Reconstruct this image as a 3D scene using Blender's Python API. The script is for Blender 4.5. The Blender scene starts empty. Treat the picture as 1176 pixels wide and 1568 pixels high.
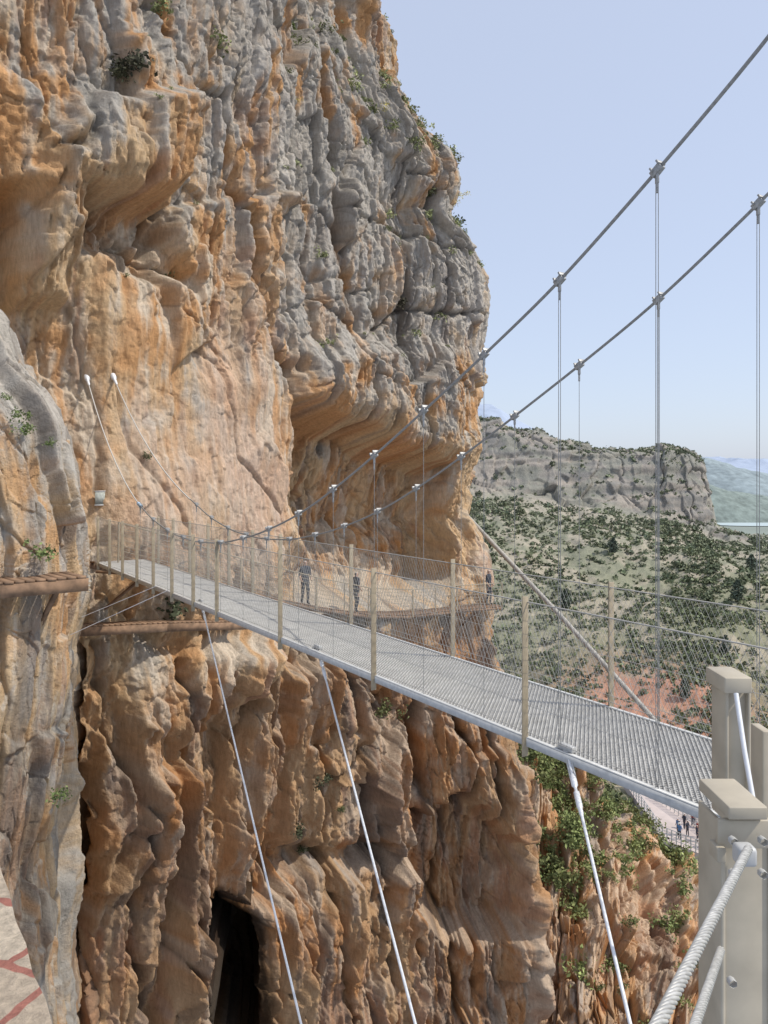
import bpy, math, random, numpy as np
from mathutils import Vector, Matrix
random.seed(3); rng=np.random.default_rng(7)
F=1184.; CX=588.; HZ=730.
def S(u,v,y): return np.array([(u-CX)/F*y, y, (HZ-v)/F*y])
scene=bpy.context.scene
# ---------------------------------------------------------------- noise
def h2(ix,iy,s):
    x=(ix.astype(np.int64)*374761393+iy.astype(np.int64)*668265263+int(s)*974126177)&0xffffffff
    x=((x^(x>>13))*1274126177)&0xffffffff
    x=x^(x>>16)
    x=((x^(x>>11))*668265263)&0xffffffff
    x=x^(x>>15)
    return (x&0xffffff)/16777216.0
def vn(a,b,s):
    a,b=a*.8-b*.6,a*.6+b*.8
    ia=np.floor(a);ib=np.floor(b);fa=a-ia;fb=b-ib
    fa=fa*fa*fa*(fa*(fa*6-15)+10);fb=fb*fb*fb*(fb*(fb*6-15)+10)
    ia=ia.astype(np.int64);ib=ib.astype(np.int64)
    r=(h2(ia,ib,s)*(1-fa)+h2(ia+1,ib,s)*fa)*(1-fb)+(h2(ia,ib+1,s)*(1-fa)+h2(ia+1,ib+1,s)*fa)*fb
    return r*2-1
def fbm(a,b,o,s,g=.5):
    r=0;w=1;t=0
    for i in range(o):
        r=r+w*vn(a+17.3*i,b-9.1*i,s+i*7);t+=w;w*=g;a=a*2.03;b=b*2.03
    return r/t*1.5
def voro(a,b,s,jit=1.0):
    ia=np.floor(a).astype(np.int64);ib=np.floor(b).astype(np.int64)
    f1=np.full(a.shape,9.);f2=np.full(a.shape,9.);ca=ia.copy();cb=ib.copy();dx=np.zeros(a.shape);dy=np.zeros(a.shape)
    for i in(-1,0,1):
        for j in(-1,0,1):
            x=ia+i;y=ib+j
            px=x+.5+jit*(h2(x,y,s)-.5)-a;py=y+.5+jit*(h2(x,y,s+1)-.5)-b
            d=np.sqrt(px*px+py*py)
            n=d<f1
            f2=np.where(n,f1,np.minimum(f2,d));f1=np.where(n,d,f1)
            ca=np.where(n,x,ca);cb=np.where(n,y,cb);dx=np.where(n,px,dx);dy=np.where(n,py,dy)
    return f1,f2,ca,cb,dx,dy
def facet(a,z,sa,sz,s,tilt=1.0,cw=.05,soft=0,jit=.95):
    """planar, tilted, stepped faces; a few of the seams open into cracks"""
    f1,f2,ca,cb,dx,dy=voro(a/sa,z/sz,s,jit)
    e=f2-f1
    off=(h2(ca,cb,s+5)-.5)+tilt*((h2(ca,cb,s+6)-.5)*dx*2.0+(h2(ca,cb,s+7)-.62)*dy*1.3)
    op=h2(ca,cb,s+11)
    return off,np.exp(-e/cw)*np.where(op>.45,1,.15),h2(ca,cb,s+9)
def joints(a,z,sa,sz,s,cw=.03):
    """near-vertical joint columns cut by staggered bedding breaks"""
    q=a/sa+.30*vn(z/(sz*2.2),a/(sa*4),s)+.05*vn(z/(sz*.4),a/sa,s+1)
    i=np.floor(q);f=q-i
    I=i.astype(np.int64);O=I*0
    p=z/(sz*(.7+.8*h2(I,O,s+3)))+h2(I,O+3,s+4)*7+.10*vn(a/sa*1.3,z/sz,s+5)+f*(h2(I,O+5,s+6)-.5)*1.1
    j=np.floor(p);g=p-j
    J=j.astype(np.int64)
    off=(h2(I,J,s+7)-.5)*.8+(h2(I,O,s+8)-.5)*1.0+(f-.5)*(h2(I,J,s+9)-.5)*1.5+(g-.5)*(h2(I,J,s+10)-.7)*1.1
    cor=(f-.5)*np.where(h2(I,J,s+21)>.5,1,-1)+(g-.5)*np.where(h2(I,J,s+22)>.4,1,-1)
    off=off-np.maximum(cor-(.25+.4*h2(I,J,s+23)),0)*1.2
    ef=np.minimum(f,1-f)*sa;eg=np.minimum(g,1-g)*sz
    brk=h2(I,J,s+15)
    ck=np.maximum(np.exp(-ef/(cw*sa))*np.where(brk>.25,1,.3),np.where(brk>.5,.8,.05)*np.exp(-eg/(cw*sa)))
    return off,ck,h2(I,J,s+11)
def sst(a,b,x):
    t=np.clip((x-a)/(b-a),0,1);return t*t*(3-2*t)
def kblur(M,k):
    k=np.array(k,float);k/=k.sum();p=len(k)//2
    P=np.pad(M,((p,p),(0,0)),'edge');R=sum(k[i]*P[i:i+M.shape[0]] for i in range(len(k)))
    P=np.pad(R,((0,0),(p,p)),'edge');return sum(k[i]*P[:,i:i+M.shape[1]] for i in range(len(k)))
K5=[1,2,2,2,1];K3=[1,2,1]
# ---------------------------------------------------------------- mesh helpers
def new_obj(name,me,mat=None,parent=None,smooth=False):
    ob=bpy.data.objects.new(name,me);scene.collection.objects.link(ob)
    if mat:me.materials.append(mat)
    if parent:ob.parent=parent
    if smooth:me.polygons.foreach_set('use_smooth',np.ones(len(me.polygons),dtype=bool))
    return ob
def raw_mesh(name,V,Q,k=4):
    me=bpy.data.meshes.new(name)
    V=np.asarray(V,dtype=np.float32);Q=np.asarray(Q,dtype=np.int32)
    me.vertices.add(len(V));me.vertices.foreach_set('co',V.ravel())
    me.loops.add(Q.size);me.loops.foreach_set('vertex_index',Q.ravel())
    n=len(Q);me.polygons.add(n)
    me.polygons.foreach_set('loop_start',np.arange(n,dtype=np.int32)*k)
    try: me.polygons.foreach_set('loop_total',np.full(n,k,dtype=np.int32))
    except Exception: pass
    me.update(calc_edges=True);return me
def set_col(me,C):
    at=me.color_attributes.new(name='Col',type='FLOAT_COLOR',domain='POINT')
    c=np.ones((len(C),4),dtype=np.float32);c[:,:3]=C;at.data.foreach_set('color',c.ravel())
def sheet(name,X,Y,Z,C,mat):
    nr,nc=X.shape
    V=np.stack([X,Y,Z],-1).reshape(-1,3)
    i=np.arange(nr*nc).reshape(nr,nc)
    q=np.stack([i[:-1,:-1],i[1:,:-1],i[1:,1:],i[:-1,1:]],-1).reshape(-1,4)
    me=raw_mesh(name,V,q);set_col(me,C.reshape(-1,3))
    return new_obj(name,me,mat,smooth=True)
def normals(X,Y,Z):
    P=np.stack([X,Y,Z],-1);a=np.gradient(P,axis=0);b=np.gradient(P,axis=1)
    n=np.cross(a,b);n/=np.linalg.norm(n,axis=-1,keepdims=True)+1e-9;return n
def empty(name):
    e=bpy.data.objects.new(name,None);scene.collection.objects.link(e);return e
def tubes(name,segs,mat,parent=None,sides=4,smooth=True,split=1):
    A=np.array([s[0] for s in segs],float);B=np.array([s[1] for s in segs],float);R=np.array([s[2] for s in segs],float)
    if split>1:
        t=np.arange(split)/split
        A2=(A[:,None]+(B-A)[:,None]*t[None,:,None]).reshape(-1,3);B2=(A[:,None]+(B-A)[:,None]*(t+1/split)[None,:,None]).reshape(-1,3)
        R=np.repeat(R,split);A,B=A2,B2
    d=B-A;d/=np.linalg.norm(d,axis=1,keepdims=True)+1e-9
    up=np.where(np.abs(d[:,2:3])>.9,np.array([[1.,0,0]]),np.array([[0,0,1.]]))
    s=np.cross(d,up);s/=np.linalg.norm(s,axis=1,keepdims=True);t=np.cross(s,d)
    V=[];
    for k in range(sides):
        an=2*math.pi*(k+.5)/sides
        o=(s*math.cos(an)+t*math.sin(an))*R[:,None]
        V+=[A+o,B+o]
    V=np.stack(V,1)
    n=len(A);base=(np.arange(n)*2*sides)[:,None]
    Q=[]
    for k in range(sides):
        k2=(k+1)%sides
        Q.append(base+np.array([[2*k,2*k+1,2*k2+1,2*k2]]))
    Q=np.concatenate(Q,0)
    me=raw_mesh(name,V.reshape(-1,3),Q)
    return new_obj(name,me,mat,parent,smooth=smooth and sides>4)
def polyline(name,pts,r,mat,parent=None,sides=8):
    pts=np.array(pts,float)
    d=np.gradient(pts,axis=0);d/=np.linalg.norm(d,axis=1,keepdims=True)+1e-9
    up=np.array([0,0,1.]) if abs(d[0][2])<.9 else np.array([1.,0,0])
    s=np.cross(d,up);s/=np.linalg.norm(s,axis=1,keepdims=True);t=np.cross(s,d)
    rr=np.broadcast_to(np.asarray(r,float),(len(pts),))[:,None]
    V=np.stack([pts+(s*math.cos(2*math.pi*k/sides)+t*math.sin(2*math.pi*k/sides))*rr for k in range(sides)],1)
    n=len(pts);i=np.arange(n*sides).reshape(n,sides);j=np.roll(i,-1,axis=1)
    Q=np.stack([i[:-1],i[1:],j[1:],j[:-1]],-1).reshape(-1,4)
    return new_obj(name,raw_mesh(name,V.reshape(-1,3),Q),mat,parent,smooth=True)
def boxes(name,L,mat,parent=None,bevel=0.0):
    V=[];Q=[]
    cs=np.array([[x,y,z] for x in(-.5,.5) for y in(-.5,.5) for z in(-.5,.5)])
    fq=np.array([[0,1,3,2],[4,6,7,5],[0,4,5,1],[2,3,7,6],[0,2,6,4],[1,5,7,3]])
    for k,(c,s,ax) in enumerate(L):
        M=np.eye(3) if ax is None else np.array(ax,float)
        V.append((cs*np.array(s))@M+np.array(c));Q.append(fq+8*k)
    me=raw_mesh(name,np.concatenate(V),np.concatenate(Q))
    ob=new_obj(name,me,mat,parent)
    if bevel:
        m=ob.modifiers.new('bev','BEVEL');m.width=bevel;m.segments=2
    return ob
def frame(d,up=(0,0,1)):
    d=np.array(d,float);d/=np.linalg.norm(d);s=np.cross(up,d);s/=np.linalg.norm(s);u=np.cross(d,s);return [d,s,u]
# ---------------------------------------------------------------- materials
def mat_new(name):
    m=bpy.data.materials.new(name);m.use_nodes=True;nt=m.node_tree;b=nt.nodes['Principled BSDF'];return m,nt,b
def mat_rock(name,scale=1.0,bump=.05,rough=.9,lo=.74,hi=1.22):
    m,nt,b=mat_new(name);N=nt.nodes.new;L=nt.links.new
    tc=N('ShaderNodeTexCoord');at=N('ShaderNodeAttribute');at.attribute_name='Col'
    n1=N('ShaderNodeTexNoise');n1.inputs['Scale'].default_value=7*scale;n1.inputs['Detail'].default_value=5;n1.inputs['Roughness'].default_value=.78
    mp=N('ShaderNodeMapping');mp.inputs['Scale'].default_value=(1,1,.3)
    n2=N('ShaderNodeTexNoise');n2.inputs['Scale'].default_value=8*scale;n2.inputs['Detail'].default_value=6;n2.inputs['Roughness'].default_value=.78
    L(tc.outputs['Object'],n1.inputs['Vector']);L(tc.outputs['Object'],mp.inputs['Vector']);L(mp.outputs[0],n2.inputs['Vector'])
    mr=N('ShaderNodeMapRange');mr.inputs[1].default_value=.3;mr.inputs[2].default_value=.7;mr.inputs[3].default_value=lo;mr.inputs[4].default_value=hi
    L(n2.outputs['Fac'],mr.inputs[0])
    mx=N('ShaderNodeVectorMath');mx.operation='SCALE';L(at.outputs['Color'],mx.inputs[0]);L(mr.outputs[0],mx.inputs['Scale'])
    L(mx.outputs[0],b.inputs['Base Color'])
    bp=N('ShaderNodeBump');bp.inputs['Distance'].default_value=bump/scale*2;bp.inputs['Strength'].default_value=.85
    L(n1.outputs['Fac'],bp.inputs['Height']);L(bp.outputs[0],b.inputs['Normal'])
    b.inputs['Roughness'].default_value=rough;b.inputs['Specular IOR Level'].default_value=.12
    return m
def mat_simple(name,col,rough=.6,metal=0.,var=.2,scale=8,bump=0.):
    m,nt,b=mat_new(name);N=nt.nodes.new;L=nt.links.new
    tc=N('ShaderNodeTexCoord');n=N('ShaderNodeTexNoise');n.inputs['Scale'].default_value=scale;n.inputs['Detail'].default_value=5
    L(tc.outputs['Object'],n.inputs['Vector'])
    cr=N('ShaderNodeValToRGB');c=np.array(col)
    cr.color_ramp.elements[0].color=(*(c*(1-var)),1);cr.color_ramp.elements[1].color=(*np.minimum(c*(1+var),1),1)
    cr.color_ramp.elements[0].position=.3;cr.color_ramp.elements[1].position=.7
    L(n.outputs['Fac'],cr.inputs[0]);L(cr.outputs[0],b.inputs['Base Color'])
    b.inputs['Roughness'].default_value=rough;b.inputs['Metallic'].default_value=metal
    if bump:
        bp=N('ShaderNodeBump');bp.inputs['Distance'].default_value=bump;L(n.outputs['Fac'],bp.inputs['Height']);L(bp.outputs[0],b.inputs['Normal'])
    return m
def mat_leaf(name):
    m,nt,b=mat_new(name);at=nt.nodes.new('ShaderNodeAttribute');at.attribute_name='Col'
    nt.links.new(at.outputs['Color'],b.inputs['Base Color']);b.inputs['Roughness'].default_value=.8;b.inputs['Specular IOR Level'].default_value=.15
    return m
M_rock=mat_rock('limestone',bump=.055);M_far=mat_rock('hill_soil',.25,.04)
M_leaf=mat_leaf('foliage')
M_steel=mat_simple('galvanised_steel',(.47,.47,.455),.5,.1,.12,20)
M_grate=mat_simple('galvanised_grating',(.46,.45,.42),.55,.1,.12,6)
M_cable=mat_simple('cable_steel',(.27,.27,.26),.5,.2,.2,40)
M_white=mat_simple('white_cable',(.72,.73,.74),.4,.1,.08,30)
M_post=mat_simple('beige_steel',(.43,.38,.29),.55,.0,.12,9)
M_rpost=mat_simple('railing_post_paint',(.34,.28,.19),.55,.0,.15,12)
M_wood=mat_simple('weathered_timber',(.22,.135,.08),.85,0,.35,6,.01)
M_wire=mat_simple('wire',(.38,.37,.34),.5,.1,.1,10)
# ---------------------------------------------------------------- main cliff
prof=[(-260,500,41),(-120,530,41),(0,555,41),(30,577,41),(70,606,41),(130,612,41),(180,630,41),(215,655,41),(250,692,41),(290,709,41),(350,706,41),(385,735,41),(430,752,41),(480,750,41),(540,737,41),(600,748,41),(680,752,41),(740,730,41),(790,716,41),(830,738,41),(870,748,40.5),(905,752,40),(960,765,39),(1040,785,38),(1130,800,37.5),(1250,806,37),(1400,815,37),(1568,832,37),(1800,850,37)]
pz=np.array([(HZ-v)/F*y for v,u,y in prof]);px=np.array([(u-CX)/F*y for v,u,y in prof]);py=np.array([y for v,u,y in prof],float)
o=np.argsort(pz);pz=pz[o];px=px[o];py=py[o]
NZ,NC=1400,1040
zz=np.linspace(29.5,-30.5,NZ)
xR=np.interp(zz,pz,px);yR=np.interp(zz,pz,py)
k=np.hanning(9);k/=k.sum()
xR=np.convolve(np.pad(xR,4,'edge'),k,'valid');yR=np.convolve(np.pad(yR,4,'edge'),k,'valid')
one=np.ones(NZ)
low=sst(-4.5,-6.5,zz)
Xc=np.stack([-15*one,-9.9*one,-8.2*one,-5.6*one,-3.1*one,-3.1+(xR+3.1)*.5,xR-.7,xR,xR-.5,xR-4],1)
Yc=np.stack([16.5*one,20.7*one,22.7*one,27.2*one-low*.8,32.2*one-low*2.2,36.6*one-low*2.6,yR-1.8,yR,yR+3,yR+12],1)
cl=np.array([0,5,7.7,12.9,18.6,24.2,28.6,30.2,33,42.]);
dens=np.array([.4,.9,1,1,1,1,1.1,1.3,.8,.3])
aa=np.linspace(0,1,NC);cum=np.concatenate([[0],np.cumsum(np.diff(cl)*(dens[1:]))]);cum/=cum[-1]
arc=np.interp(aa,cum,cl)
W=np.stack([np.interp(arc,cl,np.eye(10)[i]) for i in range(10)],1)
kk=np.hanning(41);kk/=kk.sum()
W=np.stack([np.convolve(np.pad(W[:,i],20,'edge'),kk,'valid') for i in range(10)],1)
X=Xc@W.T;Y=Yc@W.T
Zg=np.repeat(zz[:,None],NC,1);Ag=np.repeat(arc[None],NZ,0)
tx=np.gradient(X,axis=1);ty=np.gradient(Y,axis=1);tl=np.hypot(tx,ty);nx=ty/tl;ny=-tx/tl
cmax=int(np.interp(30.2,arc,np.arange(NC)))
def loc(u,v):
    y=30.
    for _ in range(5):
        z=(HZ-v)/F*y;r=int(np.clip(np.interp(-z,-zz,np.arange(NZ)),0,NZ-1))
        uc=CX+F*X[r,:cmax]/Y[r,:cmax];c=np.interp(u,uc,np.arange(cmax));y=Y[r,int(c)]
    return arc[int(c)],(HZ-v)/F*y
def ell(u,v,ru,rv):
    a,z=loc(u,v);a1,_=loc(u+ru,v);a0,_=loc(u-ru,v);_,z1=loc(u,v-rv)
    ra=max((a1-a0)/2,.3);rz=max(z1-z,.3)
    return np.exp(-(((Ag-a)/ra)**2+((Zg-z)/rz)**2))
wA=fbm(Ag/2.2,Zg/2.6,4,91)*.13;wZ=fbm(Ag/2.2,Zg/2.6,4,191)*.13
lA=vn(Ag/5,Zg/6,95)*.6;lZ=vn(Ag/5,Zg/6,96)*.6
def poly(pts,soft):
    P=[loc(u,v) for u,v in pts];n=len(P)
    a0=min(p[0] for p in P)-soft-1;a1=max(p[0] for p in P)+soft+1;z0=min(p[1] for p in P)-soft-1;z1=max(p[1] for p in P)+soft+1
    r=np.where((zz>=z0)&(zz<=z1))[0];c=np.where((arc>=a0)&(arc<=a1))[0]
    out=np.zeros((NZ,NC));sl=(slice(r[0],r[-1]+1),slice(c[0],c[-1]+1))
    A=Ag[sl]+wA[sl]*1.8;Z=Zg[sl]+wZ[sl]*1.8;d=np.full(A.shape,1e9);ins=np.zeros(A.shape,bool)
    for i in range(n):
        x0,y0=P[i];x1,y1=P[(i+1)%n];ex,ey=x1-x0,y1-y0;L=ex*ex+ey*ey+1e-9
        t=np.clip(((A-x0)*ex+(Z-y0)*ey)/L,0,1);d=np.minimum(d,np.hypot(A-x0-t*ex,Z-y0-t*ey))
        cond=((y0>Z)!=(y1>Z))&(A<(x1-x0)*(Z-y0)/(y1-y0+1e-9)+x0);ins^=cond
    out[sl]=np.clip(np.where(ins,d,-d)/(2*soft)+.5,0,1);return out
CRK=np.zeros((NZ,NC))
def crack(pts,w,wob=1.):
    P=[loc(u,v) for u,v in pts]
    a0=min(p[0] for p in P)-2;a1=max(p[0] for p in P)+2;z0=min(p[1] for p in P)-2;z1=max(p[1] for p in P)+2
    r=np.where((zz>=z0)&(zz<=z1))[0];c=np.where((arc>=a0)&(arc<=a1))[0]
    out=np.zeros((NZ,NC));sl=(slice(r[0],r[-1]+1),slice(c[0],c[-1]+1))
    A=Ag[sl]+wA[sl]*1.8*wob+.12*vn(Ag[sl]/.5,Zg[sl]/.5,5);Z=Zg[sl]+wZ[sl]*1.8*wob;d=np.full(A.shape,1e9)
    for i in range(len(P)-1):
        x0,y0=P[i];x1,y1=P[i+1];ex,ey=x1-x0,y1-y0;L=ex*ex+ey*ey+1e-9
        t=np.clip(((A-x0)*ex+(Z-y0)*ey)/L,0,1);d=np.minimum(d,np.hypot(A-x0-t*ex,Z-y0-t*ey))
    w=w*(1+.6*vn(Ag[sl]/1.5,Zg[sl]/1.5,8))
    out[sl]=np.exp(-(d/w)**1.3)
    np.maximum(CRK,out,out=CRK);return out
smoothwall=poly([(110,400),(230,440),(300,540),(430,560),(448,700),(470,850),(110,860)],1.0)
grey_blocks=np.clip(ell(560,220,260,320)+ell(640,420,140,160)+.6*ell(400,200,100,200),0,1)
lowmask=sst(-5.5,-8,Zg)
D=np.zeros((NZ,NC))
rec=poly([(452,620),(500,655),(560,670),(640,700),(690,720),(705,900),(640,925),(480,915),(474,800),(455,700)],.4)
D-=2.5*rec
D+=1.0*poly([(455,540),(560,520),(690,540),(700,700),(640,690),(560,655),(500,640),(452,600)],.6)
D+=1.2*poly([(110,150),(240,160),(258,240),(240,290),(150,300),(110,320),(50,255)],.22)
D-=1.0*poly([(100,315),(240,305),(300,430),(230,420),(110,385)],.2)
D+=1.1*poly([(30,280),(65,262),(100,300),(98,380),(100,460),(35,460)],.2)
D-=2.2*poly([(-40,280),(22,300),(36,520),(-40,570)],.3)
D+=.5*smoothwall
D-=1.5*crack([(478,-40),(497,130),(512,230),(522,380),(545,480),(552,600),(545,690)],.16,.5)
D-=1.0*crack([(440,560),(446,640),(462,740),(476,850)],.14,.5)
D-=.9*crack([(330,150),(345,260),(372,330),(380,420),(430,560)],.1)
D-=.9*crack([(430,150),(445,280),(440,420),(452,560)],.1)
D-=.9*crack([(268,180),(262,290),(250,380)],.14)
D-=.7*crack([(100,310),(150,330),(240,390),(300,440)],.09)
D-=.7*crack([(110,150),(90,240),(60,255)],.1)
D-=.6*crack([(640,260),(700,330),(745,420)],.08)
D-=.6*crack([(520,310),(640,350),(740,400)],.08)
D-=.6*crack([(540,520),(640,470),(745,480)],.07)
D-=.6*crack([(600,480),(620,600),(640,660)],.08)
D-=.7*crack([(390,-20),(400,80),(425,160)],.09)
D-=.7*crack([(200,-20),(240,60),(280,140),(330,160)],.1)
D-=.3*crack([(170,560),(200,700),(260,820)],.04)
D-=.3*crack([(230,440),(330,560),(350,700),(430,800)],.04)
D-=.3*crack([(110,470),(150,620),(150,760)],.04)
# lower wall
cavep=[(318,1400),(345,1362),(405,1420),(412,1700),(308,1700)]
cave=poly(cavep,.10);cave_shade=poly([(310,1395),(343,1352),(414,1412),(424,1700),(300,1700)],.14)
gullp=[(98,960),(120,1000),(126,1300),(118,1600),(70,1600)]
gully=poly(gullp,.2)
D-=1.9*poly([(655,1270),(720,1230),(795,1290),(800,1430),(700,1450),(650,1400)],.3)
D+=1.1*poly([(414,1400),(480,1330),(640,1330),(650,1500),(640,1700),(418,1700)],.25)
D+=.9*poly([(170,1170),(260,1170),(300,1380),(305,1600),(200,1600),(180,1400)],.25)
D+=.9*poly([(430,1030),(520,1010),(600,1110),(640,1300),(440,1300)],.3)
D+=.6*poly([(200,985),(380,985),(350,1080),(250,1130),(190,1100)],.2)
for c in ([(150,980),(165,1120),(190,1250),(185,1400),(215,1600)],[(240,1000),(262,1140),(300,1260),(300,1400)],[(390,980),(360,1090),(352,1240),(400,1420)],[(520,1010),(500,1160),(498,1320),(520,1500),(560,1650)],[(610,1070),(560,1150),(490,1210)],[(655,1080),(660,1200),(640,1340),(640,1500)],[(700,1090),(740,1180),(720,1260)],[(140,1180),(130,1400),(150,1650)],[(255,1390),(270,1500),(300,1650)],[(430,1330),(455,1480),(440,1650)],[(600,1200),(590,1400),(610,1650)],[(205,1180),(230,1300),(225,1420),(255,1560)],[(560,1000),(585,1060),(575,1120)],[(700,1300),(690,1400),(720,1600)],[(760,1100),(770,1250)]):
    D-=1.2*crack(c,.11,.8)
rough=1-.80*smoothwall
j1,k1,q1=joints(Ag+lA,Zg+lZ,2.1,3.6,401,.018)
j2,k2,q2=joints(Ag+lA+wA,Zg+lZ+wZ,.85,1.7,431,.028)
j3,k3,q3=joints(Ag+wA,Zg+wZ,.36,.8,461,.06)
o1,c1,r1=facet(Ag+lA+wA,Zg+lZ+wZ,2.6,6.0,11,1.3,.02)
o2,c2,r2=facet(Ag+wA,Zg+wZ,.9,2.3,21,1.4,.035)
o3,c3,r3=facet(Ag+wA*.7,Zg+wZ*.7,.34,.7,31,1.4,.07)
o4,c4,r4=facet(Ag,Zg,.16,.27,41,1.4,.1)
o5,c5,r5=facet(Ag+lA*.7+wA,Zg+wZ,1.15,8.0,51,1.8,.03)
o6,c6,r6=facet(Ag+wA,Zg+wZ,.45,3.6,61,1.8,.05)
o7,c7,r7=facet(Ag+lA+wA,Zg+wZ,1.7,9.0,81,1.0,.018)
gb=np.clip(grey_blocks+.3,0,1)
vgate=sst(-.2,.4,fbm(Ag/3,Zg/4,3,88))
big=D+rough*.8*o1+rough*gb*.45*j1+lowmask*.65*o5
mid=rough*(-.25*c1-.35*c7)+rough*gb*(-.5*k1+.22*j2-.25*k2)+rough*(1-.6*gb)*(.34*o2-.18*c2)+lowmask*(-.35*c5+.20*o6-.12*c6)+(1-lowmask)*rough*(.11*o6-.10*c6*vgate)
fine=(.25+.75*rough)*(.10*j3-.08*k3+.095*o3-.05*c3+.045*o4)
D=kblur(big,K5)+kblur(mid,K3)+fine
D+=fbm(Ag/5,Zg/7,3,51)*.8*(1-.5*smoothwall)+fbm(Ag/.9,Zg/1.4,4,61,.5)*.05
D*=1-.35*np.exp(-((Ag-30.2)/1.6)**2)
X2=X+nx*D-.9*cave;Y2=Y+ny*D+7.*cave+2.5*gully;Z2=Zg+fbm(Ag/1.5,Zg/1.5,3,83)*.12
NN=normals(X2,Y2,Z2)
if NN[...,1].mean()>0:NN=-NN
up=NN[...,2]
ups=kblur(up,np.ones(13))
def rockcol(A,Z,gm,pink,ups,dk,seed):
    w=fbm(A/1.6,Z/3.6,5,seed)
    w2=fbm(A/.3,Z/3.0,5,seed+9)
    w3=fbm(A/4.5,Z/5,4,seed+19)
    w4=fbm(A/.8,Z/.8,5,seed+59)
    orange=np.array([.55,.305,.14]);ochre=np.array([.58,.41,.24]);tan=np.array([.61,.525,.41]);grey=np.array([.43,.41,.37]);pk=np.array([.57,.41,.31]);dark=np.array([.20,.17,.145]);rust=np.array([.44,.20,.085])
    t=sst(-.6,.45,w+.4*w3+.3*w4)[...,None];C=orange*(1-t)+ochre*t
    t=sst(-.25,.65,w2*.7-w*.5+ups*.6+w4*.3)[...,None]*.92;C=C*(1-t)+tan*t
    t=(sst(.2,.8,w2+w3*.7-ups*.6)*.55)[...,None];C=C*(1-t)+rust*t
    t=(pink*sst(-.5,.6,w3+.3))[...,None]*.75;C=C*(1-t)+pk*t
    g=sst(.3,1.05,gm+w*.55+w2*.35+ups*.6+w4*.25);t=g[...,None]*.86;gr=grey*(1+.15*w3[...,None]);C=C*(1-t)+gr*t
    t=(sst(.2,.85,fbm(A/.4,Z/6,5,seed+29)+.4*w3+dk)*.62)[...,None];C=C*(1-t)+dark*t
    return C
gm=np.clip(ell(560,180,230,260)*1.0+ell(640,430,140,190)*.9+ell(420,90,150,150)*.8+ell(480,420,80,150)*.5+ell(120,110,140,110)*.6+ell(340,280,60,140)*.55+ell(250,30,220,80)*.65+ell(60,330,40,60)*.4+ell(40,100,90,100)*.3,0,.98)
pink=np.clip(ell(180,370,80,60)+ell(320,640,120,200)+ell(150,760,90,100)+ell(380,760,80,80),0,1)
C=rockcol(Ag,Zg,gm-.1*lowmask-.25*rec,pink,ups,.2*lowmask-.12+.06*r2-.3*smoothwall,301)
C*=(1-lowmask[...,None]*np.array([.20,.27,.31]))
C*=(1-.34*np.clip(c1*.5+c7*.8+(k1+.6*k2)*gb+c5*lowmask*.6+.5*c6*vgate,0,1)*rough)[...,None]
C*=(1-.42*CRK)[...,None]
C*=(.93+.07*r3+.07*(q2-.5)+.06*(r4-.5))[...,None]
C*=(1-.88*cave_shade)[...,None]*(1-.4*gully)[...,None]  # painted shade: cave and gully interiors darkened in the rock colour
C=np.clip(C,.012,.8)
sheet('canyon_cliff',X2,Y2,Z2,C,M_rock)
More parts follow.
